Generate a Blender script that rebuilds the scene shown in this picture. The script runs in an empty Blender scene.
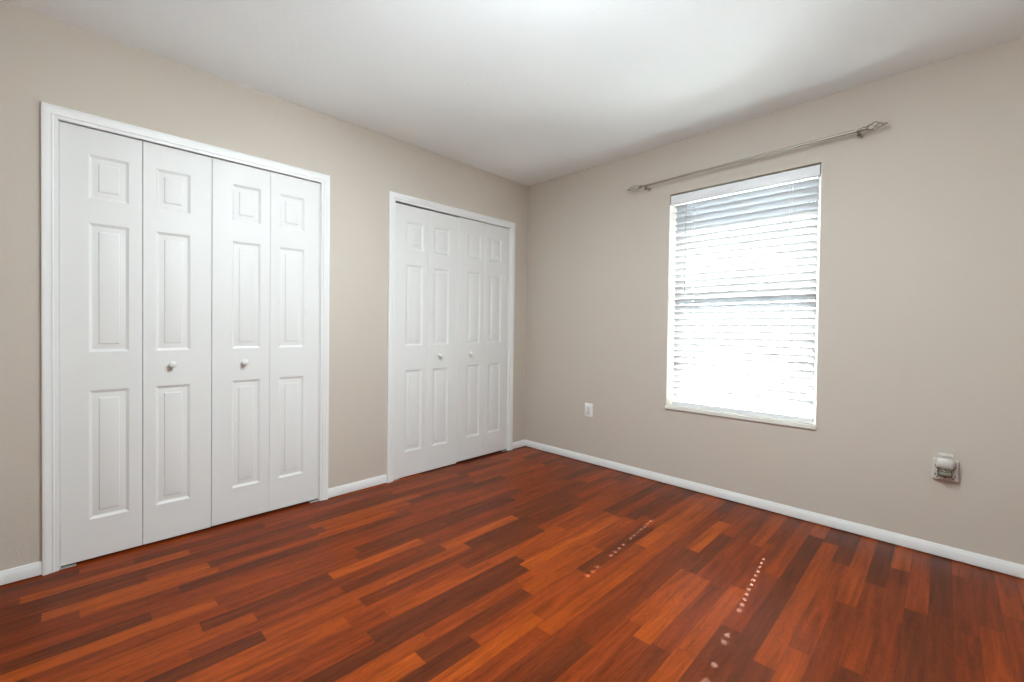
import bpy, bmesh, math, random
from mathutils import Vector, Matrix

random.seed(7)
sc = bpy.context.scene
C = sc.collection
PI = math.pi

# ------------------------------------------------------------------ camera
CAM = (2.5489, -3.2750, 1.0998)
YAW, PITCH, ROLL, F_PX, CX, CY = 0.8694, 0.0146, 0.0100, 431.57, 435.26, 334.81
cam = bpy.data.cameras.new('camera')
cam.sensor_fit = 'HORIZONTAL'
cam.sensor_width = 36.0
cam.lens = F_PX * 36.0 / 1024.0
cam.shift_x = (512.0 - CX) / 1024.0
cam.shift_y = (CY - 341.0) / 1024.0
cam.clip_start = 0.02
camo = bpy.data.objects.new('camera', cam)
C.objects.link(camo)
f = Vector((-math.sin(YAW) * math.cos(PITCH), math.cos(YAW) * math.cos(PITCH), -math.sin(PITCH)))
r = Vector((math.cos(YAW), math.sin(YAW), 0))
u = r.cross(f)
r2 = math.cos(ROLL) * r + math.sin(ROLL) * u
u2 = -math.sin(ROLL) * r + math.cos(ROLL) * u
camo.matrix_world = Matrix(((r2.x, u2.x, -f.x, CAM[0]), (r2.y, u2.y, -f.y, CAM[1]),
                            (r2.z, u2.z, -f.z, CAM[2]), (0, 0, 0, 1)))
sc.camera = camo

# ------------------------------------------------------------------ world, sun, fill lights, exposure
sc.view_settings.view_transform = 'Standard'
sc.view_settings.look = 'None'
sc.view_settings.gamma = 1.0
sc.view_settings.use_curve_mapping = False
sc.view_settings.exposure = 0.20
sc.cycles.use_denoising = True
sc.cycles.max_bounces = 14
sc.cycles.diffuse_bounces = 8
sc.cycles.glossy_bounces = 5
sc.cycles.transmission_bounces = 8
sc.cycles.transparent_max_bounces = 12
sc.cycles.sample_clamp_indirect = 40.0
sc.cycles.caustics_reflective = False
sc.cycles.caustics_refractive = False

SKY_STRENGTH = 20.0
SUN_STRENGTH = 85.0
FILL_W = 53.0

w = bpy.data.worlds.new('sky')
sc.world = w
w.use_nodes = True
nt = w.node_tree
nt.nodes.clear()
tc = nt.nodes.new('ShaderNodeTexCoord')
sep = nt.nodes.new('ShaderNodeSeparateXYZ')
rmp = nt.nodes.new('ShaderNodeValToRGB')
rmp.color_ramp.elements[0].position = 0.0
rmp.color_ramp.elements[0].color = (0.95, 0.97, 1.0, 1)
rmp.color_ramp.elements[1].position = 0.8
rmp.color_ramp.elements[1].color = (0.55, 0.72, 1.0, 1)
bg = nt.nodes.new('ShaderNodeBackground')
bg.inputs['Strength'].default_value = SKY_STRENGTH
wo = nt.nodes.new('ShaderNodeOutputWorld')
nt.links.new(tc.outputs['Generated'], sep.inputs[0])
nt.links.new(sep.outputs['Z'], rmp.inputs[0])
nt.links.new(rmp.outputs[0], bg.inputs['Color'])
nt.links.new(bg.outputs[0], wo.inputs['Surface'])

sun = bpy.data.lights.new('sun', 'SUN')
sun.energy = SUN_STRENGTH
sun.angle = math.radians(0.53)
sun.color = (1.0, 0.95, 0.88)
suno = bpy.data.objects.new('sun', sun)
C.objects.link(suno)
sd = Vector((0.081, -1.0, -0.90)).normalized()
suno.rotation_euler = sd.to_track_quat('-Z', 'Y').to_euler()
suno.location = (1.3, 4.0, 4.5)

# added room fill: an unseen point light above the frame, placed for wall brightness
FILL_POS = (2.12, -2.42, 2.08)
la = bpy.data.lights.new('fill_point', 'POINT')
la.shadow_soft_size = 0.18
la.energy = FILL_W
la.color = (0.872, 0.975, 1.02)
lao = bpy.data.objects.new('fill_point', la)
C.objects.link(lao)
lao.location = FILL_POS
ld = bpy.data.lights.new('fill_disk', 'AREA')  # second added fill: an unseen disk near the ceiling, aimed down
ld.shape = 'DISK'
ld.size = 0.24
ld.energy = FILL_W * 0.60
ld.color = la.color
ldo = bpy.data.objects.new('fill_disk', ld)
C.objects.link(ldo)
ldo.location = (1.72, -1.96, 2.41)

# daylight portal in the window opening
po = bpy.data.lights.new('window_portal', 'AREA')
po.shape = 'RECTANGLE'
po.size = 0.82
po.size_y = 1.52
po.cycles.is_portal = True
poo = bpy.data.objects.new('window_portal', po)
C.objects.link(poo)
poo.location = (1.665, 0.21, 1.32)
poo.rotation_euler = (-PI / 2, 0, 0)

# ------------------------------------------------------------------ helpers
def tag(o, label=None, cat=None, group=None, kind=None):
    if label: o['label'] = label
    if cat: o['category'] = cat
    if group: o['group'] = group
    if kind: o['kind'] = kind
    return o

def empty(name, loc):
    o = bpy.data.objects.new(name, None)
    o.empty_display_size = 0.05
    C.objects.link(o)
    o.location = loc
    return o

def obj(name, bm, mat, parent=None, smooth=None):
    """One mesh object from world-space geometry; kept in place under its parent."""
    bmesh.ops.remove_doubles(bm, verts=bm.verts, dist=1e-6)
    bmesh.ops.recalc_face_normals(bm, faces=bm.faces)
    me = bpy.data.meshes.new(name)
    if parent is not None:
        org = Vector((0, 0, 0))
        p = parent
        while p is not None:
            org += p.location
            p = p.parent
        bmesh.ops.translate(bm, verts=bm.verts, vec=-org)
    bm.to_mesh(me)
    bm.free()
    o = bpy.data.objects.new(name, me)
    if mat is not None:
        me.materials.append(mat)
    C.objects.link(o)
    if parent is not None:
        o.parent = parent
    if smooth is not None:
        me.polygons.foreach_set('use_smooth', [True] * len(me.polygons))
        me.set_sharp_from_angle(angle=math.radians(smooth))
    return o

def NB():
    return bmesh.new()

def box(bm, x0, x1, y0, y1, z0, z1, bev=0.0, seg=2):
    t = bmesh.new()
    vs = [t.verts.new(c) for c in [(x0, y0, z0), (x1, y0, z0), (x1, y1, z0), (x0, y1, z0),
                                   (x0, y0, z1), (x1, y0, z1), (x1, y1, z1), (x0, y1, z1)]]
    for q in [(0, 3, 2, 1), (4, 5, 6, 7), (0, 1, 5, 4), (1, 2, 6, 5), (2, 3, 7, 6), (3, 0, 4, 7)]:
        t.faces.new([vs[i] for i in q])
    if bev > 0:
        bmesh.ops.bevel(t, geom=list(t.edges), offset=bev, segments=seg, profile=0.5, affect='EDGES')
    me = bpy.data.meshes.new('tmp')
    t.to_mesh(me)
    t.free()
    bm.from_mesh(me)
    bpy.data.meshes.remove(me)

def tube(bm, pts, rad, seg=10, cap=True):
    pts = [Vector(p) for p in pts]
    rads = rad if isinstance(rad, (list, tuple)) else [rad] * len(pts)
    rings = []
    prev = None
    for i, p in enumerate(pts):
        a = pts[max(i - 1, 0)]
        b = pts[min(i + 1, len(pts) - 1)]
        t = (b - a).normalized()
        if prev is None:
            n = t.orthogonal().normalized()
        else:
            n = (prev - t * prev.dot(t)).normalized()
        prev = n
        bn = t.cross(n)
        rings.append([bm.verts.new(p + rads[i] * (math.cos(2 * PI * k / seg) * n + math.sin(2 * PI * k / seg) * bn)) for k in range(seg)])
    for i in range(len(rings) - 1):
        for k in range(seg):
            bm.faces.new([rings[i][k], rings[i][(k + 1) % seg], rings[i + 1][(k + 1) % seg], rings[i + 1][k]])
    if cap:
        bm.faces.new(rings[0][::-1])
        bm.faces.new(rings[-1])

def lathe(bm, prof, org, axis, seg=24):
    """prof = [(radius, height along axis)]"""
    org = Vector(org)
    ax = Vector(axis).normalized()
    n = ax.orthogonal().normalized()
    b = ax.cross(n)
    rings = []
    for (rr, h) in prof:
        if rr < 1e-6:
            rings.append([bm.verts.new(org + ax * h)])
        else:
            rings.append([bm.verts.new(org + ax * h + rr * (math.cos(2 * PI * k / seg) * n + math.sin(2 * PI * k / seg) * b)) for k in range(seg)])
    for i in range(len(rings) - 1):
        A, B = rings[i], rings[i + 1]
        for k in range(seg):
            k2 = (k + 1) % seg
            if len(A) == 1 and len(B) == 1: continue
            if len(A) == 1: bm.faces.new([A[0], B[k2], B[k]])
            elif len(B) == 1: bm.faces.new([A[k], A[k2], B[0]])
            else: bm.faces.new([A[k], A[k2], B[k2], B[k]])
    if len(rings[0]) > 1: bm.faces.new(rings[0][::-1])
    if len(rings[-1]) > 1: bm.faces.new(rings[-1])

def slab(bm, us, vs, hole, f0, f1):
    """A slab over the grid us x vs with some cells left out; f0/f1 map (u, v) to its two faces."""
    V0, V1 = {}, {}
    def g(d, fn, i, j):
        if (i, j) not in d: d[(i, j)] = bm.verts.new(fn(us[i], vs[j]))
        return d[(i, j)]
    nu, nv = len(us) - 1, len(vs) - 1
    full = lambda i, j: 0 <= i < nu and 0 <= j < nv and not hole(0.5 * (us[i] + us[i + 1]), 0.5 * (vs[j] + vs[j + 1]))
    for i in range(nu):
        for j in range(nv):
            if not full(i, j): continue
            c = [(i, j), (i + 1, j), (i + 1, j + 1), (i, j + 1)]
            bm.faces.new([g(V0, f0, *q) for q in c])
            bm.faces.new([g(V1, f1, *q) for q in c[::-1]])
            for (di, dj, a, b) in [(0, -1, 0, 1), (1, 0, 1, 2), (0, 1, 2, 3), (-1, 0, 3, 0)]:
                if not full(i + di, j + dj):
                    bm.faces.new([g(V0, f0, *c[a]), g(V1, f1, *c[a]), g(V1, f1, *c[b]), g(V0, f0, *c[b])])

def sweep(bm, paths):
    """paths: for each profile point the list of its 3-D stations; joined side by side, open ends capped."""
    rows = [[bm.verts.new(p) for p in path] for path in paths]
    n = len(rows)
    for k in range(n):
        A, B = rows[k], rows[(k + 1) % n]
        for i in range(len(A) - 1):
            bm.faces.new([A[i], A[i + 1], B[i + 1], B[i]])
    bm.faces.new([q[0] for q in rows])
    bm.faces.new([q[-1] for q in rows][::-1])

# ------------------------------------------------------------------ materials
def mat(name, col, rough=0.5, metal=0.0, spec=0.5):
    m = bpy.data.materials.new(name)
    m.use_nodes = True
    b = m.node_tree.nodes['Principled BSDF']
    b.inputs['Base Color'].default_value = (*col, 1)
    b.inputs['Roughness'].default_value = rough
    b.inputs['Metallic'].default_value = metal
    b.inputs['Specular IOR Level'].default_value = spec
    return m

def bumped(m, scale, strength, dist=0.002, detail=3.0, voronoi=False, vary=0.03):
    n = m.node_tree
    b = n.nodes['Principled BSDF']
    geo = n.nodes.new('ShaderNodeNewGeometry')
    t = n.nodes.new('ShaderNodeTexNoise')
    t.inputs['Scale'].default_value = scale
    t.inputs['Detail'].default_value = detail
    n.links.new(geo.outputs['Position'], t.inputs['Vector'])
    rp = n.nodes.new('ShaderNodeMapRange')
    rp.inputs['From Min'].default_value = 0.42
    rp.inputs['From Max'].default_value = 0.62
    n.links.new(t.outputs['Fac'], rp.inputs['Value'])
    bu = n.nodes.new('ShaderNodeBump')
    bu.inputs['Strength'].default_value = strength
    bu.inputs['Distance'].default_value = dist
    n.links.new(rp.outputs[0], bu.inputs['Height'])
    n.links.new(bu.outputs[0], b.inputs['Normal'])
    # slow mottling of the paint itself
    t2 = n.nodes.new('ShaderNodeTexNoise')
    t2.inputs['Scale'].default_value = 1.7
    t2.inputs['Detail'].default_value = 2.0
    n.links.new(geo.outputs['Position'], t2.inputs['Vector'])
    mr = n.nodes.new('ShaderNodeMapRange')
    mr.inputs['To Min'].default_value = 1.0 - vary
    mr.inputs['To Max'].default_value = 1.0 + vary
    n.links.new(t2.outputs['Fac'], mr.inputs['Value'])
    hs = n.nodes.new('ShaderNodeHueSaturation')
    hs.inputs['Color'].default_value = b.inputs['Base Color'].default_value
    n.links.new(mr.outputs[0], hs.inputs['Value'])
    n.links.new(hs.outputs[0], b.inputs['Base Color'])
    return m

M_wall = bumped(mat('beige_wall_paint', (0.562, 0.510, 0.444), 0.62, spec=0.3), 130, 0.10)
M_ceil = bumped(mat('white_ceiling_texture', (0.872, 0.925, 0.940), 0.85, spec=0.2), 60, 0.12, 0.003)
M_door = bumped(mat('white_door_paint', (0.745, 0.756, 0.742), 0.42, spec=0.4), 300, 0.02, 0.0005, vary=0.01)
M_trim = bumped(mat('white_trim_paint', (0.785, 0.797, 0.792), 0.35, spec=0.5), 200, 0.02, 0.0005, vary=0.01)
M_closet = mat('closet_paint', (0.45, 0.42, 0.38), 0.8)
M_alu = mat('white_aluminium', (0.75, 0.76, 0.77), 0.35)
M_sill = bumped(mat('cream_marble_sill', (0.72, 0.70, 0.65), 0.3), 20, 0.0, vary=0.08)
M_nickel = mat('brushed_nickel', (0.40, 0.375, 0.315), 0.42, 1.0)
M_bronze = mat('dark_screw_metal', (0.10, 0.095, 0.08), 0.45, 1.0)
M_steel = mat('galvanised_steel', (0.50, 0.49, 0.47), 0.5, 0.3)
M_plate = mat('white_plate_plastic', (0.80, 0.79, 0.77), 0.35)
M_adapter = mat('ivory_adapter_plastic', (0.60, 0.57, 0.52), 0.4)
M_slot = mat('dark_slot', (0.015, 0.015, 0.013), 0.6)
M_insert = mat('grey_insert_plastic', (0.66, 0.65, 0.64), 0.35)
M_socket = mat('grey_socket_slot', (0.25, 0.25, 0.24), 0.6)
M_cord = mat('white_cord', (0.75, 0.75, 0.75), 0.8)
M_fresh = mat('white_freshener_plastic', (0.62, 0.605, 0.57), 0.4)

def glass_mat(name, tint, gloss):
    m = bpy.data.materials.new(name)
    m.use_nodes = True
    n = m.node_tree
    n.nodes.clear()
    o = n.nodes.new('ShaderNodeOutputMaterial')
    mx = n.nodes.new('ShaderNodeMixShader')
    tr = n.nodes.new('ShaderNodeBsdfTransparent')
    gl = n.nodes.new('ShaderNodeBsdfGlossy')
    tr.inputs[0].default_value = (*tint, 1)
    gl.inputs['Roughness'].default_value = 0.02
    fr = n.nodes.new('ShaderNodeFresnel')
    fr.inputs['IOR'].default_value = gloss
    n.links.new(fr.outputs[0], mx.inputs[0])
    n.links.new(tr.outputs[0], mx.inputs[1])
    n.links.new(gl.outputs[0], mx.inputs[2])
    n.links.new(mx.outputs[0], o.inputs['Surface'])
    return m
M_glass = glass_mat('window_glass', (0.93, 0.96, 0.95), 1.45)
M_bottle = glass_mat('freshener_glass', (0.92, 0.92, 0.88), 1.5)
M_oil = mat('pale_green_oil', (0.62, 0.61, 0.52), 0.3)

def translucent_mat(name, col, amount):
    m = bpy.data.materials.new(name)
    m.use_nodes = True
    n = m.node_tree
    b = n.nodes['Principled BSDF']
    b.inputs['Base Color'].default_value = (*col, 1)
    b.inputs['Roughness'].default_value = 0.45
    mx = n.nodes.new('ShaderNodeMixShader')
    mx.inputs[0].default_value = amount
    t = n.nodes.new('ShaderNodeBsdfTranslucent')
    t.inputs[0].default_value = (0.93, 0.95, 0.97, 1)
    n.links.new(b.outputs[0], mx.inputs[1])
    n.links.new(t.outputs[0], mx.inputs[2])
    n.links.new(mx.outputs[0], n.nodes['Material Output'].inputs['Surface'])
    return m
M_slat = translucent_mat('white_vinyl_slat', (0.455, 0.467, 0.477), 0.02)
M_valance = mat('white_vinyl_valance', (0.80, 0.82, 0.84), 0.4)

def floor_mat():
    m = bpy.data.materials.new('cherry_strip_laminate')
    m.use_nodes = True
    n = m.node_tree
    L = n.links.new
    b = n.nodes['Principled BSDF']
    def math_(op, a, bb=None, c=None):
        q = n.nodes.new('ShaderNodeMath')
        q.operation = op
        for i, v in enumerate((a, bb, c)):
            if v is None: continue
            if isinstance(v, (int, float)): q.inputs[i].default_value = v
            else: L(v, q.inputs[i])
        return q.outputs[0]
    geo = n.nodes.new('ShaderNodeNewGeometry')
    s = n.nodes.new('ShaderNodeSeparateXYZ')
    L(geo.outputs['Position'], s.inputs[0])
    X, Y = s.outputs['X'], s.outputs['Y']
    W = 0.0622
    xs = math_('DIVIDE', math_('SUBTRACT', X, 2.5224 - 100 * W), W)
    row = math_('FLOOR', xs)
    fx = math_('SUBTRACT', xs, row)
    def wn(v, seed):
        q = n.nodes.new('ShaderNodeTexWhiteNoise')
        q.noise_dimensions = '2D'
        cc = n.nodes.new('ShaderNodeCombineXYZ')
        L(v, cc.inputs[0])
        if isinstance(seed, (int, float)): cc.inputs[1].default_value = seed
        else: L(seed, cc.inputs[1])
        L(cc.outputs[0], q.inputs['Vector'])
        return q
    r1 = wn(row, 3.7).outputs['Value']
    r2 = wn(row, 9.1).outputs['Value']
    length = math_('ADD', 0.48, math_('MULTIPLY', r2, 0.40))
    ys = math_('DIVIDE', math_('ADD', Y, math_('ADD', 40.0, math_('MULTIPLY', r1, 7.0))), length)
    seg = math_('FLOOR', ys)
    fy = math_('SUBTRACT', ys, seg)
    idn = wn(row, seg)
    tone = idn.outputs['Value']
    sc3 = n.nodes.new('ShaderNodeSeparateColor')
    L(idn.outputs['Color'], sc3.inputs[0])
    ramp = n.nodes.new('ShaderNodeValToRGB')
    e = ramp.color_ramp.elements
    e[0].position = 0.0; e[0].color = (0.090, 0.0180, 0.0050, 1)
    e[1].position = 1.0; e[1].color = (0.290, 0.0530, 0.0046, 1)
    for p_, c_ in [(0.20, (0.110, 0.0210, 0.0050, 1)), (0.40, (0.152, 0.0250, 0.0048, 1)), (0.66, (0.190, 0.0305, 0.0046, 1)), (0.88, (0.238, 0.0410, 0.0046, 1))]:
        q = e.new(p_); q.color = c_
    L(tone, ramp.inputs[0])
    # grain, different on every strip
    cc = n.nodes.new('ShaderNodeCombineXYZ')
    L(math_('ADD', math_('MULTIPLY', X, 26.0), math_('MULTIPLY', tone, 91.0)), cc.inputs[0])
    L(math_('ADD', math_('MULTIPLY', Y, 1.6), math_('MULTIPLY', sc3.outputs[1], 57.0)), cc.inputs[1])
    nz = n.nodes.new('ShaderNodeTexNoise')
    nz.inputs['Scale'].default_value = 1.6
    nz.inputs['Detail'].default_value = 6.0
    nz.inputs['Roughness'].default_value = 0.62
    nz.inputs['Distortion'].default_value = 0.5
    L(cc.outputs[0], nz.inputs['Vector'])
    # cathedral rings
    cd = n.nodes.new('ShaderNodeCombineXYZ')
    L(math_('ADD', math_('MULTIPLY', math_('SUBTRACT', fx, 0.5), 1.0), math_('MULTIPLY', sc3.outputs[2], 40.0)), cd.inputs[0])
    L(math_('ADD', math_('MULTIPLY', Y, 2.6), math_('MULTIPLY', sc3.outputs[0], 33.0)), cd.inputs[1])
    n2 = n.nodes.new('ShaderNodeTexNoise')
    n2.inputs['Scale'].default_value = 1.1
    n2.inputs['Detail'].default_value = 1.5
    L(cd.outputs[0], n2.inputs['Vector'])
    rings = math_('ABSOLUTE', math_('SINE', math_('MULTIPLY', n2.outputs['Fac'], 42.0)))
    rings = math_('MULTIPLY', math_('POWER', rings, 0.7), 0.20)
    g = math_('ADD', math_('MULTIPLY', math_('SUBTRACT', nz.outputs['Fac'], 0.5), 2.1), rings)
    val = math_('ADD', 0.89, g)
    hs = n.nodes.new('ShaderNodeHueSaturation')
    L(ramp.outputs[0], hs.inputs['Color'])
    L(val, hs.inputs['Value'])
    # fine joints
    ex = math_('MULTIPLY', math_('MINIMUM', fx, math_('SUBTRACT', 1.0, fx)), W)
    ey = math_('MULTIPLY', math_('MINIMUM', fy, math_('SUBTRACT', 1.0, fy)), length)
    j = math_('LESS_THAN', math_('MINIMUM', ex, ey), 0.0007)
    mx = n.nodes.new('ShaderNodeMix')
    mx.data_type = 'RGBA'
    L(math_('MULTIPLY', j, 0.45), mx.inputs['Factor'])
    L(hs.outputs[0], mx.inputs['A'])
    mx.inputs['B'].default_value = (0.035, 0.009, 0.005, 1)
    L(mx.outputs['Result'], b.inputs['Base Color'])
    b.inputs['Roughness'].default_value = 0.33
    b.inputs['Specular IOR Level'].default_value = 0.12
    bu = n.nodes.new('ShaderNodeBump')
    bu.inputs['Strength'].default_value = 0.08
    bu.inputs['Distance'].default_value = 0.0006
    L(nz.outputs['Fac'], bu.inputs['Height'])
    L(bu.outputs[0], b.inputs['Normal'])
    return m
M_floor = floor_mat()

# ------------------------------------------------------------------ room shell
H = 2.44
XR, YB = 3.80, -4.50            # side wall and back wall, behind the camera
def structure(name, bm, m, label, cat, smooth=None):
    o = obj(name, bm, m, None, smooth)
    return tag(o, label, cat, None, 'structure')

b = NB(); box(b, -0.80, XR + 0.12, YB - 0.12, 0.0, -0.10, 0.0)
structure('floor', b, M_floor, 'red-brown strip laminate floor across the whole room', 'floor')
b = NB(); box(b, -0.80, XR + 0.12, YB - 0.12, 0.20, H, H + 0.10)
structure('ceiling', b, M_ceil, 'white textured ceiling over the whole room', 'ceiling')

# closet wall, x = 0
OP = [(-3.316, -2.073, 2.012), (-1.506, -0.252, 2.012)]       # rough openings (y0, y1, head)
ys = [YB - 0.12, OP[0][0], OP[0][1], OP[1][0], OP[1][1], 0.0]
zs = [0.0, 2.012, H]
def in_op(y, z): return any(a < y < c and z < h for a, c, h in OP)
b = NB(); slab(b, ys, zs, in_op, lambda y, z: (0.0, y, z), lambda y, z: (-0.11, y, z))
structure('wall_left', b, M_wall, 'beige painted wall holding the two white closet doorways', 'wall')
# window wall, y = 0
WX0, WX1, WZ0, WZ1 = 1.2575, 2.0725, 0.562, 2.072
b = NB(); slab(b, [-0.80, WX0, WX1, XR + 0.12], [-0.10, WZ0, WZ1, H], lambda x, z: WX0 < x < WX1 and WZ0 < z < WZ1,
               lambda x, z: (x, 0.0, z), lambda x, z: (x, 0.20, z))
structure('wall_right', b, M_wall, 'beige painted wall with the window and curtain rod', 'wall')
b = NB(); box(b, -0.80, XR + 0.12, YB - 0.12, YB, 0.0, H)
structure('wall_back', b, M_wall, 'plain beige wall facing the window wall', 'wall')
b = NB(); box(b, XR, XR + 0.12, YB, 0.0, 0.0, H)
structure('wall_side', b, M_wall, 'plain beige wall facing the closet doors', 'wall')
b = NB(); box(b, -0.80, -0.70, YB, 0.0, 0.0, H); box(b, -0.70, -0.11, -1.84, -1.74, 0.0, H)
structure('wall_closet', b, M_closet, 'dark inside walls of the closets behind the doors', 'wall')

# baseboards, a small ogee profile, a thin shadow gap under them
BB = [(0.000, 0.0055), (0.0120, 0.0055), (0.0125, 0.0080), (0.0120, 0.030), (0.0105, 0.040), (0.0100, 0.044),
      (0.0070, 0.050), (0.0060, 0.0565), (0.0045, 0.0600), (0.000, 0.0610)]
def base_left(bm, y0, y1):
    sweep(bm, [[(d, y0, z), (d, y1, z)] for d, z in BB])
b = NB()
base_left(b, YB, -3.3735); base_left(b, -2.0165, -1.5665); base_left(b, -0.1975, 0.0)
structure('baseboard_left', b, M_trim, 'white baseboard in short lengths between the closet doorways', 'baseboard', 30)
b = NB(); sweep(b, [[(0.0, -d, z), (XR, -d, z)] for d, z in BB])
structure('baseboard_right', b, M_trim, 'long white baseboard running under the window', 'baseboard', 30)
b = NB(); sweep(b, [[(XR - d, YB, z), (XR - d, 0.0, z)] for d, z in BB])
structure('baseboard_side', b, M_trim, 'white baseboard along the plain side wall', 'baseboard', 30)
b = NB(); sweep(b, [[(0.0, YB + d, z), (XR, YB + d, z)] for d, z in BB])
structure('baseboard_back', b, M_trim, 'white baseboard along the plain back wall', 'baseboard', 30)

# door casings with jambs, tracks and floor brackets
CAS = [(0.000, 0.000), (0.000, 0.0070), (0.0025, 0.0085), (0.014, 0.0095), (0.0165, 0.0125), (0.0205, 0.0135), (0.0225, 0.0115),
       (0.030, 0.0125), (0.038, 0.0155), (0.050, 0.0165), (0.0545, 0.0150), (0.0560, 0.0120), (0.0560, 0.000)]
def casing(name, y0, y1, z1, label):
    t = empty(name, (0, 0.5 * (y0 + y1), 0))
    tag(t, label, 'door frame', None, 'structure')
    b = NB()
    sweep(b, [[(h, y0 - d, 0.0005), (h, y0 - d, z1 + d), (h, y1 + d, z1 + d), (h, y1 + d, 0.0005)] for d, h in CAS])
    obj('casing', b, M_trim, t, 25)
    b = NB()
    box(b, -0.11, 0.0, y0 - 0.001, y0 + 0.004, 0.0005, z1 + 0.006)
    box(b, -0.11, 0.0, y1 - 0.004, y1 + 0.001, 0.0005, z1 + 0.006)
    box(b, -0.11, 0.0, y0 - 0.001, y1 + 0.001, z1 + 0.004, z1 + 0.010)
    obj('jamb', b, M_trim, t)
    b = NB()
    slab(b, [y0 + 0.006, y1 - 0.006], [0.0, 1.0], lambda a, c: False,
         lambda y, v: (-0.052 + 0.030 * v, y, z1 + 0.0035), lambda y, v: (-0.052 + 0.030 * v, y, z1 + 0.0015))
    obj('track', b, M_steel, t)
    return t
casing('trim_1', -3.317, -2.073, 2.0060, 'white moulded casing around the closet doorway at the far left')
casing('trim_2', -1.509, -0.254, 2.0060, 'white moulded casing around the closet doorway beside the room corner')

# ------------------------------------------------------------------ bifold closet doors
DOORX = -0.004
def panel_mesh(y0, y1, z0, z1, stile_l, stile_r):
    """A moulded three-panel leaf: front with ogee grooves and raised fields, plain back."""
    bm = NB()
    bev = 0.0015
    ycut = [y0 + bev, y0 + stile_l, y1 - stile_r, y1 - bev]
    zoff = z0 - 0.0135
    rows = [(0.197, 0.798), (0.977, 1.573), (1.685, 1.887)]
    zcut = [z0 + bev]
    for a, c in rows: zcut += [a + zoff, c + zoff]
    zcut.append(z1 - bev)
    P = lambda y, z, d=0.0: bm.verts.new((DOORX + d, y, z))
    rings = [(0.0, 0.0), (0.0035, -0.0020), (0.0085, -0.0050), (0.0130, -0.0066), (0.0180, -0.0064), (0.0365, -0.0034), (0.0390, -0.0004), (0.0410, 0.0)]
    for i in range(3):
        for j in range(len(zcut) - 1):
            ya, yb, za, zb = ycut[i], ycut[i + 1], zcut[j], zcut[j + 1]
            if i == 1 and j % 2 == 1:
                loops = [[P(ya + o, za + o, d), P(yb - o, za + o, d), P(yb - o, zb - o, d), P(ya + o, zb - o, d)] for o, d in rings]
                for A, B in zip(loops[:-1], loops[1:]):
                    for k in range(4):
                        bm.faces.new([A[k], A[(k + 1) % 4], B[(k + 1) % 4], B[k]])
                bm.faces.new(loops[-1])
            else:
                bm.faces.new([P(ya, za), P(yb, za), P(yb, zb), P(ya, zb)])
    # eased edges, sides and back
    def ring(dy, x):
        return [bm.verts.new((x, y0 + dy, z0 + dy)), bm.verts.new((x, y1 - dy, z0 + dy)), bm.verts.new((x, y1 - dy, z1 - dy)), bm.verts.new((x, y0 + dy, z1 - dy))]
    A, B, D = ring(bev, DOORX), ring(0.0, DOORX - bev), ring(0.0, DOORX - 0.033)
    for p, q in ((A, B), (B, D)):
        for k in range(4):
            bm.faces.new([p[k], p[(k + 1) % 4], q[(k + 1) % 4], q[k]])
    bm.faces.new(D[::-1])
    return bm

def knob_mesh(y, z):
    bm = NB()
    prof = [(0.0105, 0.0), (0.0100, 0.002), (0.0070, 0.004), (0.0060, 0.009), (0.0075, 0.012), (0.0125, 0.0155), (0.0160, 0.0195),
            (0.0170, 0.0235), (0.0160, 0.0275), (0.0125, 0.0305), (0.0070, 0.0322), (0.0, 0.0327)]
    lathe(bm, prof, (DOORX, y, z), (1, 0, 0), 24)
    return bm

def bifold(name, y0, y1, z0, z1, knob_on, knob_at, gap, label, pivot):
    """Two hinged leaves; pivot = the y side where the steel floor bracket sits (-1 or +1)."""
    t = empty(name, (0, 0.5 * (y0 + y1), 0))
    tag(t, label, 'closet door', None, 'structure')
    ym = 0.5 * (y0 + y1)
    wide, nar = 0.1010, 0.0535
    for k, (a, c, sl, sr) in enumerate([(y0, ym - gap / 2, wide, nar), (ym + gap / 2, y1, nar, wide)]):
        p = obj('door_panel', panel_mesh(a, c, z0, z1, sl, sr), M_door, t, 20)
        if k == knob_on:
            obj('knob', knob_mesh(*knob_at), M_door, p, 40)
    b = NB()
    for zz in (0.25, 1.0, 1.78):
        tube(b, [(DOORX - 0.036, ym, zz - 0.035), (DOORX - 0.036, ym, zz + 0.035)], 0.0028, 8)
    obj('hinge', b, M_steel, t)
    b = NB()
    yp = y0 if pivot < 0 else y1
    ya, yb = (yp, yp + 0.055) if pivot < 0 else (yp - 0.055, yp)
    box(b, -0.034, 0.004, ya, yb, 0.0005, 0.0030, 0.0005, 1)
    yj = yp if pivot < 0 else yp - 0.0025
    box(b, -0.034, 0.002, yj, yj + 0.0025, 0.0005, 0.010)
    tube(b, [(-0.020, 0.5 * (ya + yb), 0.003), (-0.020, 0.5 * (ya + yb), z0 + 0.0002)], 0.0045, 10)
    obj('pivot_bracket', b, M_steel, t)
    return t
bifold('door_1', -3.3128, -2.6962, 0.0115, 2.0020, 1, (-2.8797, 0.902), 0.0022, 'white six-panel bifold door at the far left, nearest the camera', -1)
bifold('door_2', -2.6938, -2.0773, 0.0140, 2.0020, 0, (-2.5296, 0.900), 0.0009, 'white six-panel bifold door nearest the bare wall strip between the closets', 1)
bifold('door_3', -1.5047, -0.8800, 0.0060, 1.9960, 1, (-1.0790, 0.893), 0.0008, 'white bifold door hanging a little low in the corner closet', -1)
bifold('door_4', -0.8784, -0.2583, 0.0145, 2.0015, 0, (-0.7432, 0.896), 0.0008, 'white bifold door closest to the room corner', 1)

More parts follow.
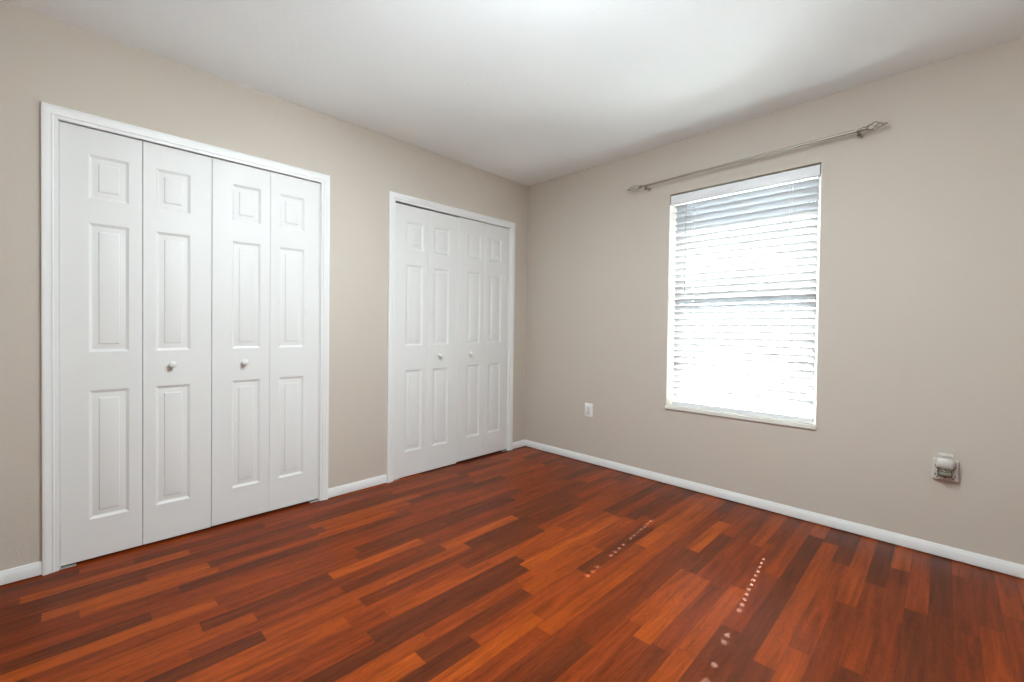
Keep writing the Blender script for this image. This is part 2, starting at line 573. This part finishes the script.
# ------------------------------------------------------------------ window
win = empty('window_1', (0.5 * (WX0 + WX1), 0.12, WZ0))
tag(win, 'white framed single hung window behind the closed blind', 'window', None, 'structure')
b = NB()
slab(b, [WX0, WX0 + 0.035, WX1 - 0.035, WX1], [WZ0, WZ0 + 0.04, WZ1 - 0.035, WZ1],
     lambda x, z: WX0 + 0.035 < x < WX1 - 0.035 and WZ0 + 0.04 < z < WZ1 - 0.035,
     lambda x, z: (x, 0.115, z), lambda x, z: (x, 0.185, z))
obj('window_frame', b, M_alu, win)
b = NB(); box(b, WX0 + 0.035, WX1 - 0.035, 0.12, 0.165, 1.318, 1.368, 0.003)
obj('meeting_rail', b, M_alu, win)
b = NB(); box(b, WX0 + 0.033, WX1 - 0.033, 0.133, 0.137, WZ0 + 0.038, 1.320)
obj('glass_pane', b, M_glass, win)
b = NB(); box(b, WX0 + 0.033, WX1 - 0.033, 0.153, 0.157, 1.366, WZ1 - 0.033)
obj('glass_pane', b, M_glass, win)
b = NB(); box(b, 1.2535, 2.0760, -0.013, 0.118, 0.5390, 0.5645, 0.004, 3)
obj('window_sill', b, M_sill, win)

# ------------------------------------------------------------------ the blind
bl = empty('window_blind', (1.665, 0.042, 0.5660))
tag(bl, 'white slatted horizontal blind lowered over the bright window', 'blind')
BX0, BX1 = 1.2865, 2.0575
b = NB()
box(b, 1.2640, 2.0670, -0.001, 0.007, 1.9985, 2.0605, 0.0025)
box(b, 1.2640, 1.2700, 0.006, 0.030, 2.0000, 2.0590, 0.001)
box(b, 2.0610, 2.0670, 0.006, 0.030, 2.0000, 2.0590, 0.001)
obj('valance', b, M_valance, bl, 30)
b = NB(); box(b, 1.2740, 2.0580, 0.010, 0.068, 1.9960, 2.0600, 0.002)
obj('headrail', b, M_alu, bl)
TILT = math.radians(45)
PITCHZ = 0.0445
CORDX = (1.4050, 1.9356)
HOLE_W, HOLE_D = (0.0098, 0.0060), 0.0072
ZS0 = 0.6390
NS = 31
b = NB()
us = [BX0]
for cx, hw in zip(CORDX, HOLE_W): us += [cx - hw / 2, cx + hw / 2]
us.append(BX1)
ds = [-0.0250, -0.0215, -0.0145, -HOLE_D / 2, HOLE_D / 2, 0.0145, 0.0215, 0.0250]
ct, st = math.cos(TILT), math.sin(TILT)
for k in range(NS):
    zc = ZS0 + PITCHZ * k
    jit = math.radians(random.uniform(-0.8, 0.8))
    c_, s_ = math.cos(TILT + jit), math.sin(TILT + jit)
    dz = random.uniform(-0.0006, 0.0006)
    def face(off):
        def fn(x, d):
            crown = 0.0018 * (1 - (d / 0.025) ** 2) + off
            # d > 0 runs towards the room and up; the crown bulges outdoors
            return (x, 0.042 - d * c_ + crown * s_, zc + dz + d * s_ + crown * c_)
        return fn
    # some routed holes are left closed, to put gaps in the sun-dot rows
    open_ = (k not in (0, 8, 13, 14) and k < 18, k not in (0, 14, 15, 18, 19, 21) and k < 24)
    hole = lambda x, d: abs(d) < HOLE_D / 2 and any(op and abs(x - cx) < hw / 2 for op, cx, hw in zip(open_, CORDX, HOLE_W))
    slab(b, us, ds, hole, face(0.0013), face(-0.0013))
obj('slats', b, M_slat, bl, 35)
b = NB(); box(b, BX0, BX1, 0.018, 0.066, 0.5680, 0.5990, 0.004, 3)
obj('bottom_rail', b, M_valance, bl, 30)
for cx in CORDX:
    b = NB()
    for dy in (-0.0165, 0.0165):
        tube(b, [(cx - 0.008, 0.042 + dy, 0.597), (cx - 0.008, 0.042 + dy, 2.012)], 0.0008, 6)
        tube(b, [(cx + 0.008, 0.042 + dy, 0.597), (cx + 0.008, 0.042 + dy, 2.012)], 0.0008, 6)
    obj('ladder_cord', b, M_cord, bl)
    b = NB()
    tube(b, [(cx, 0.042, 0.598)] + [(cx + random.uniform(-0.0019, 0.0019), 0.042 + random.uniform(-0.0016, 0.0016), ZS0 + PITCHZ * k)
                                    for k in range(NS)] + [(cx, 0.042, 2.012)], 0.0009, 6)
    obj('lift_cord', b, M_cord, bl)
    b = NB()
    lathe(b, [(0.0, 0.0), (0.006, 0.0), (0.0065, 0.002), (0.004, 0.0035), (0.0, 0.0038)], (cx, 0.0180, 0.584), (0, -1, 0), 14)
    obj('cord_button', b, M_plate, bl, 40)
b = NB()
tube(b, [(1.3597, 0.0145, 2.012), (1.3597, 0.0125, 1.985), (1.3597, 0.0105, 1.66), (1.3605, 0.0100, 1.362)], [0.0018, 0.0030, 0.0030, 0.0034], 8)
obj('tilt_wand', b, mat('clear_grey_acrylic', (0.42, 0.45, 0.46), 0.25), bl, 40)

# ------------------------------------------------------------------ curtain rod
LZ = lambda x: 2.1580 + (x - 1.1159) * (2.1772 - 2.1580) / (2.2303 - 1.1159)
RY = -0.070
rod = empty('curtain_rod', (1.65, 0, 2.165))
tag(rod, 'brushed nickel curtain rod with twisted cage finials above the window', 'curtain rod')
b = NB(); tube(b, [(1.075, RY, LZ(1.075)), (1.62, RY, LZ(1.62))], 0.0070, 14)
obj('rod', b, M_nickel, rod, 40)
b = NB(); tube(b, [(1.60, RY, LZ(1.60)), (2.252, RY, LZ(2.252))], 0.0086, 14)
obj('rod', b, M_nickel, rod, 40)
def finial(x0, s, length):
    bm = NB()
    zz = LZ(x0)
    # collar
    lathe(bm, [(0.0098, -0.012), (0.0125, -0.010), (0.0125, -0.004), (0.0085, -0.002), (0.0085, 0.002), (0.0120, 0.004), (0.0110, 0.008), (0.0060, 0.010), (0.0, 0.0105)],
          (x0, RY, zz), (s, 0, 0), 18)
    n = 18
    cl = length - 0.024
    for k in range(4):
        pts, rr = [], []
        for i in range(n + 1):
            t = i / n
            rad = 0.0040 + 0.0180 * math.sin(PI * t ** 0.85) ** 0.9
            a = k * PI / 2 + 0.4 + t * PI * 0.9
            pts.append((x0 + s * (0.006 + cl * t), RY + rad * math.cos(a), zz + rad * math.sin(a)))
            rr.append(0.0022)
        tube(bm, pts, rr, 8)
    lathe(bm, [(0.0035, 0.0), (0.0068, 0.002), (0.0068, 0.005), (0.0045, 0.0075), (0.0052, 0.010), (0.0040, 0.015), (0.0, 0.020)],
          (x0 + s * (0.004 + cl), RY, zz), (s, 0, 0), 14)
    return bm
obj('finial', finial(1.073, -1, 0.098), M_nickel, rod, 40)
obj('finial', finial(2.254, 1, 0.084), M_nickel, rod, 40)
for x in (1.1159, 2.2303):
    b = NB()
    zz = LZ(x)
    lathe(b, [(0.0, 0.0), (0.0125, 0.0), (0.0125, 0.003), (0.008, 0.005), (0.0, 0.006)], (x, -0.0005, zz - 0.016), (0, -1, 0), 20)
    tube(b, [(x, -0.004, zz - 0.016), (x, -0.052, zz - 0.016), (x, -0.064, zz - 0.0145), (x, RY, zz - 0.0125)], 0.0050, 12)
    # half-round cradle under the rod
    for sx in (-0.006, 0.006):
        tube(b, [(x + sx, RY + 0.0130 * math.cos(a), zz + 0.0130 * math.sin(a)) for a in [PI * 0.92 + PI * 1.16 * i / 12 for i in range(13)]], 0.0030, 8)
    br = obj('bracket', b, M_nickel, rod, 40)
    b = NB()
    lathe(b, [(0.0026, 0.0), (0.0026, 0.010), (0.0062, 0.010), (0.0066, 0.0135), (0.0050, 0.017), (0.0, 0.0175)], (x, RY, zz - 0.013), (0, 0, -1), 14)
    obj('thumb_screw', b, M_bronze, br, 40)

# ------------------------------------------------------------------ wall outlet under the window side
ox, oz = 0.6522, 0.4385
ou = empty('wall_outlet', (ox, 0, oz))
tag(ou, 'white wall outlet plate low on the wall between corner and window', 'outlet')
b = NB(); box(b, ox - 0.034, ox + 0.034, -0.0062, -0.0003, oz - 0.0565, oz + 0.0565, 0.0025, 3)
obj('cover_plate', b, M_plate, ou, 40)
b = NB(); box(b, ox - 0.0165, ox + 0.0165, -0.0082, -0.005, oz - 0.0335, oz + 0.0335, 0.0012, 2)
rc = obj('receptacle', b, M_insert, ou, 40)
for dz in (-0.018, 0.018):
    for dx, hh in ((-0.006, 0.0040), (0.006, 0.0032)):
        b = NB(); box(b, ox + dx - 0.0011, ox + dx + 0.0011, -0.0086, -0.0078, oz + dz - hh, oz + dz + hh)
        obj('slot', b, M_socket, rc)
    b = NB(); lathe(b, [(0.0024, 0.0), (0.0024, 0.0006)], (ox, -0.0080, oz + dz - 0.0095), (0, -1, 0), 10)
    obj('ground_hole', b, M_socket, rc)
for dz in (-0.0445, 0.0445):
    b = NB(); lathe(b, [(0.0028, 0.0), (0.0028, 0.0008), (0.0, 0.0012)], (ox, -0.0060, oz + dz), (0, -1, 0), 12)
    obj('screw', b, M_insert, ou, 40)

# ------------------------------------------------------------------ outlet tap with plugged-in air freshener
ax, az = 2.5575, 0.4365
ad = empty('outlet_adapter', (ax, 0, az))
tag(ad, 'square off-white multi-outlet adapter low on the wall right of the window', 'outlet adapter')
b = NB(); box(b, ax - 0.0415, ax + 0.0415, -0.0260, -0.0003, az - 0.0510, az + 0.0510, 0.0050, 3)
body = obj('adapter_body', b, M_adapter, ad, 40)
FY = -0.0260
for cx in (-0.0255, 0.0, 0.0255):
    for cz in (-0.030, 0.012):
        b = NB()
        for dx, hh in ((-0.0062, 0.0045), (0.0062, 0.0038)):
            box(b, ax + cx + dx - 0.0017, ax + cx + dx + 0.0017, FY - 0.0006, FY + 0.002, az + cz + 0.004 - hh, az + cz + 0.004 + hh)
        lathe(b, [(0.0032, 0.0), (0.0032, 0.0026)], (ax + cx, FY + 0.002, az + cz - 0.0075), (0, -1, 0), 12)
        obj('slot', b, M_slot, body)

# the freshener: white housing with a vent cap on top, glass oil bottle below
fx_, fz = 2.5560, 0.463
fr = empty('air_freshener', (fx_, FY, fz))
tag(fr, 'white plug-in air freshener with glass oil bottle on the square adapter', 'air freshener')
def loft(bm, secs, seg=28, e=2.6):
    """secs = [(z, half width, y front, y back)], rounded-rectangle sections."""
    rings = []
    for z, hw, y0, y1 in secs:
        yc, hd = 0.5 * (y0 + y1), 0.5 * abs(y1 - y0)
        ring_ = []
        for k in range(seg):
            a = 2 * PI * k / seg
            c, s = math.cos(a), math.sin(a)
            ring_.append(bm.verts.new((fx_ + hw * math.copysign(abs(c) ** (2 / e), c), yc + hd * math.copysign(abs(s) ** (2 / e), s), z)))
        rings.append(ring_)
    for A, B in zip(rings[:-1], rings[1:]):
        for k in range(seg):
            bm.faces.new([A[k], A[(k + 1) % seg], B[(k + 1) % seg], B[k]])
    bm.faces.new(rings[0][::-1]); bm.faces.new(rings[-1])
YF = FY - 0.0010
b = NB()
loft(b, [(0.4520, 0.0270, YF - 0.036, YF), (0.4560, 0.0295, YF - 0.039, YF), (0.4700, 0.0310, YF - 0.042, YF), (0.4820, 0.0310, YF - 0.042, YF),
         (0.4900, 0.0285, YF - 0.041, YF), (0.4955, 0.0240, YF - 0.038, YF), (0.4975, 0.0210, YF - 0.036, YF)])
hs_ = obj('housing', b, M_fresh, fr, 40)
b = NB()
loft(b, [(0.4970, 0.0200, YF - 0.036, YF - 0.002), (0.5060, 0.0200, YF - 0.036, YF - 0.002), (0.5070, 0.0240, YF - 0.040, YF - 0.001), (0.5150, 0.0245, YF - 0.041, YF - 0.001),
         (0.5190, 0.0225, YF - 0.038, YF - 0.002)])
obj('vent_cap', b, M_fresh, fr, 40)
b = NB()
loft(b, [(0.4080, 0.0190, YF - 0.034, YF - 0.004), (0.4100, 0.0225, YF - 0.038, YF - 0.002), (0.4180, 0.0240, YF - 0.040, YF - 0.001), (0.4360, 0.0235, YF - 0.039, YF - 0.001),
         (0.4450, 0.0180, YF - 0.032, YF - 0.006), (0.4490, 0.0130, YF - 0.026, YF - 0.010), (0.4530, 0.0130, YF - 0.026, YF - 0.010)])
bt = obj('oil_bottle', b, M_bottle, fr, 40)
b = NB()
loft(b, [(0.4115, 0.0185, YF - 0.0335, YF - 0.0045), (0.4180, 0.0220, YF - 0.038, YF - 0.003), (0.4240, 0.0220, YF - 0.038, YF - 0.003)])
obj('oil', b, M_oil, bt, 40)
b = NB()
for dx in (-0.006, 0.006):
    box(b, fx_ + dx - 0.0008, fx_ + dx + 0.0008, YF - 0.0002, FY + 0.010, 0.462, 0.468)
obj('prong', b, M_steel, fr)

# ------------------------------------------------------------------ outdoors, seen only through the blind's gaps
M_ground = bumped(mat('pale_paving', (0.85, 0.845, 0.82), 0.9), 12, 0.2, vary=0.15)
b = NB(); box(b, -14.0, 16.0, 0.20, 26.0, -0.30, -0.20)
structure('ground', b, M_ground, 'pale sunlit paving outside the window', 'ground')
b = NB(); box(b, -3.0, 6.5, 0.20, 0.80, 2.44, 2.54)
structure('roof_eave', b, M_trim, 'white roof eave overhanging outside above the window', 'roof')

M_leaf = mat('garden_leaf', (0.10, 0.16, 0.05), 0.5)
M_bark = mat('garden_bark', (0.12, 0.08, 0.05), 0.9)
sh = empty('garden_shrub', (1.85, 2.7, -0.20))
tag(sh, 'leafy green shrub outside, glimpsed between the slats at the lower right', 'shrub')
b = NB()
for k in range(7):
    a = 2 * PI * k / 7
    tube(b, [(1.85 + 0.03 * math.cos(a), 2.7 + 0.03 * math.sin(a), -0.21), (1.85 + 0.12 * math.cos(a), 2.7 + 0.12 * math.sin(a), 0.25), (1.85 + 0.30 * math.cos(a), 2.7 + 0.28 * math.sin(a), 0.85)],
         [0.014, 0.010, 0.004], 6)
obj('stem', b, M_bark, sh)
b = NB()
rnd = random.Random(3)
for k in range(1700):
    th, ph = rnd.uniform(0, 2 * PI), math.acos(rnd.uniform(-0.85, 1))
    rad = rnd.uniform(0.62, 1.0) ** 0.6
    bump = 1 + 0.18 * math.sin(3 * th + 1) * math.sin(2 * ph)
    c = Vector((1.85 + 0.46 * rad * bump * math.sin(ph) * math.cos(th), 2.7 + 0.42 * rad * bump * math.sin(ph) * math.sin(th), 0.55 + 0.62 * rad * bump * math.cos(ph)))
    d = Vector((rnd.gauss(0, 1), rnd.gauss(0, 1), rnd.gauss(0, 0.7))).normalized()
    n = d.orthogonal().normalized()
    n = (n * math.cos(th) + d.cross(n) * math.sin(th)).normalized()
    m = d.cross(n)
    l, w_ = rnd.uniform(0.035, 0.060), rnd.uniform(0.012, 0.020)
    vs = [b.verts.new(p) for p in (c - d * l * 0.5, c - d * l * 0.05 + n * w_ + m * 0.004, c + d * l * 0.5, c - d * l * 0.05 - n * w_ + m * 0.004)]
    b.faces.new(vs)
fo = obj('foliage', b, M_leaf, sh)
fo['kind'] = 'stuff'
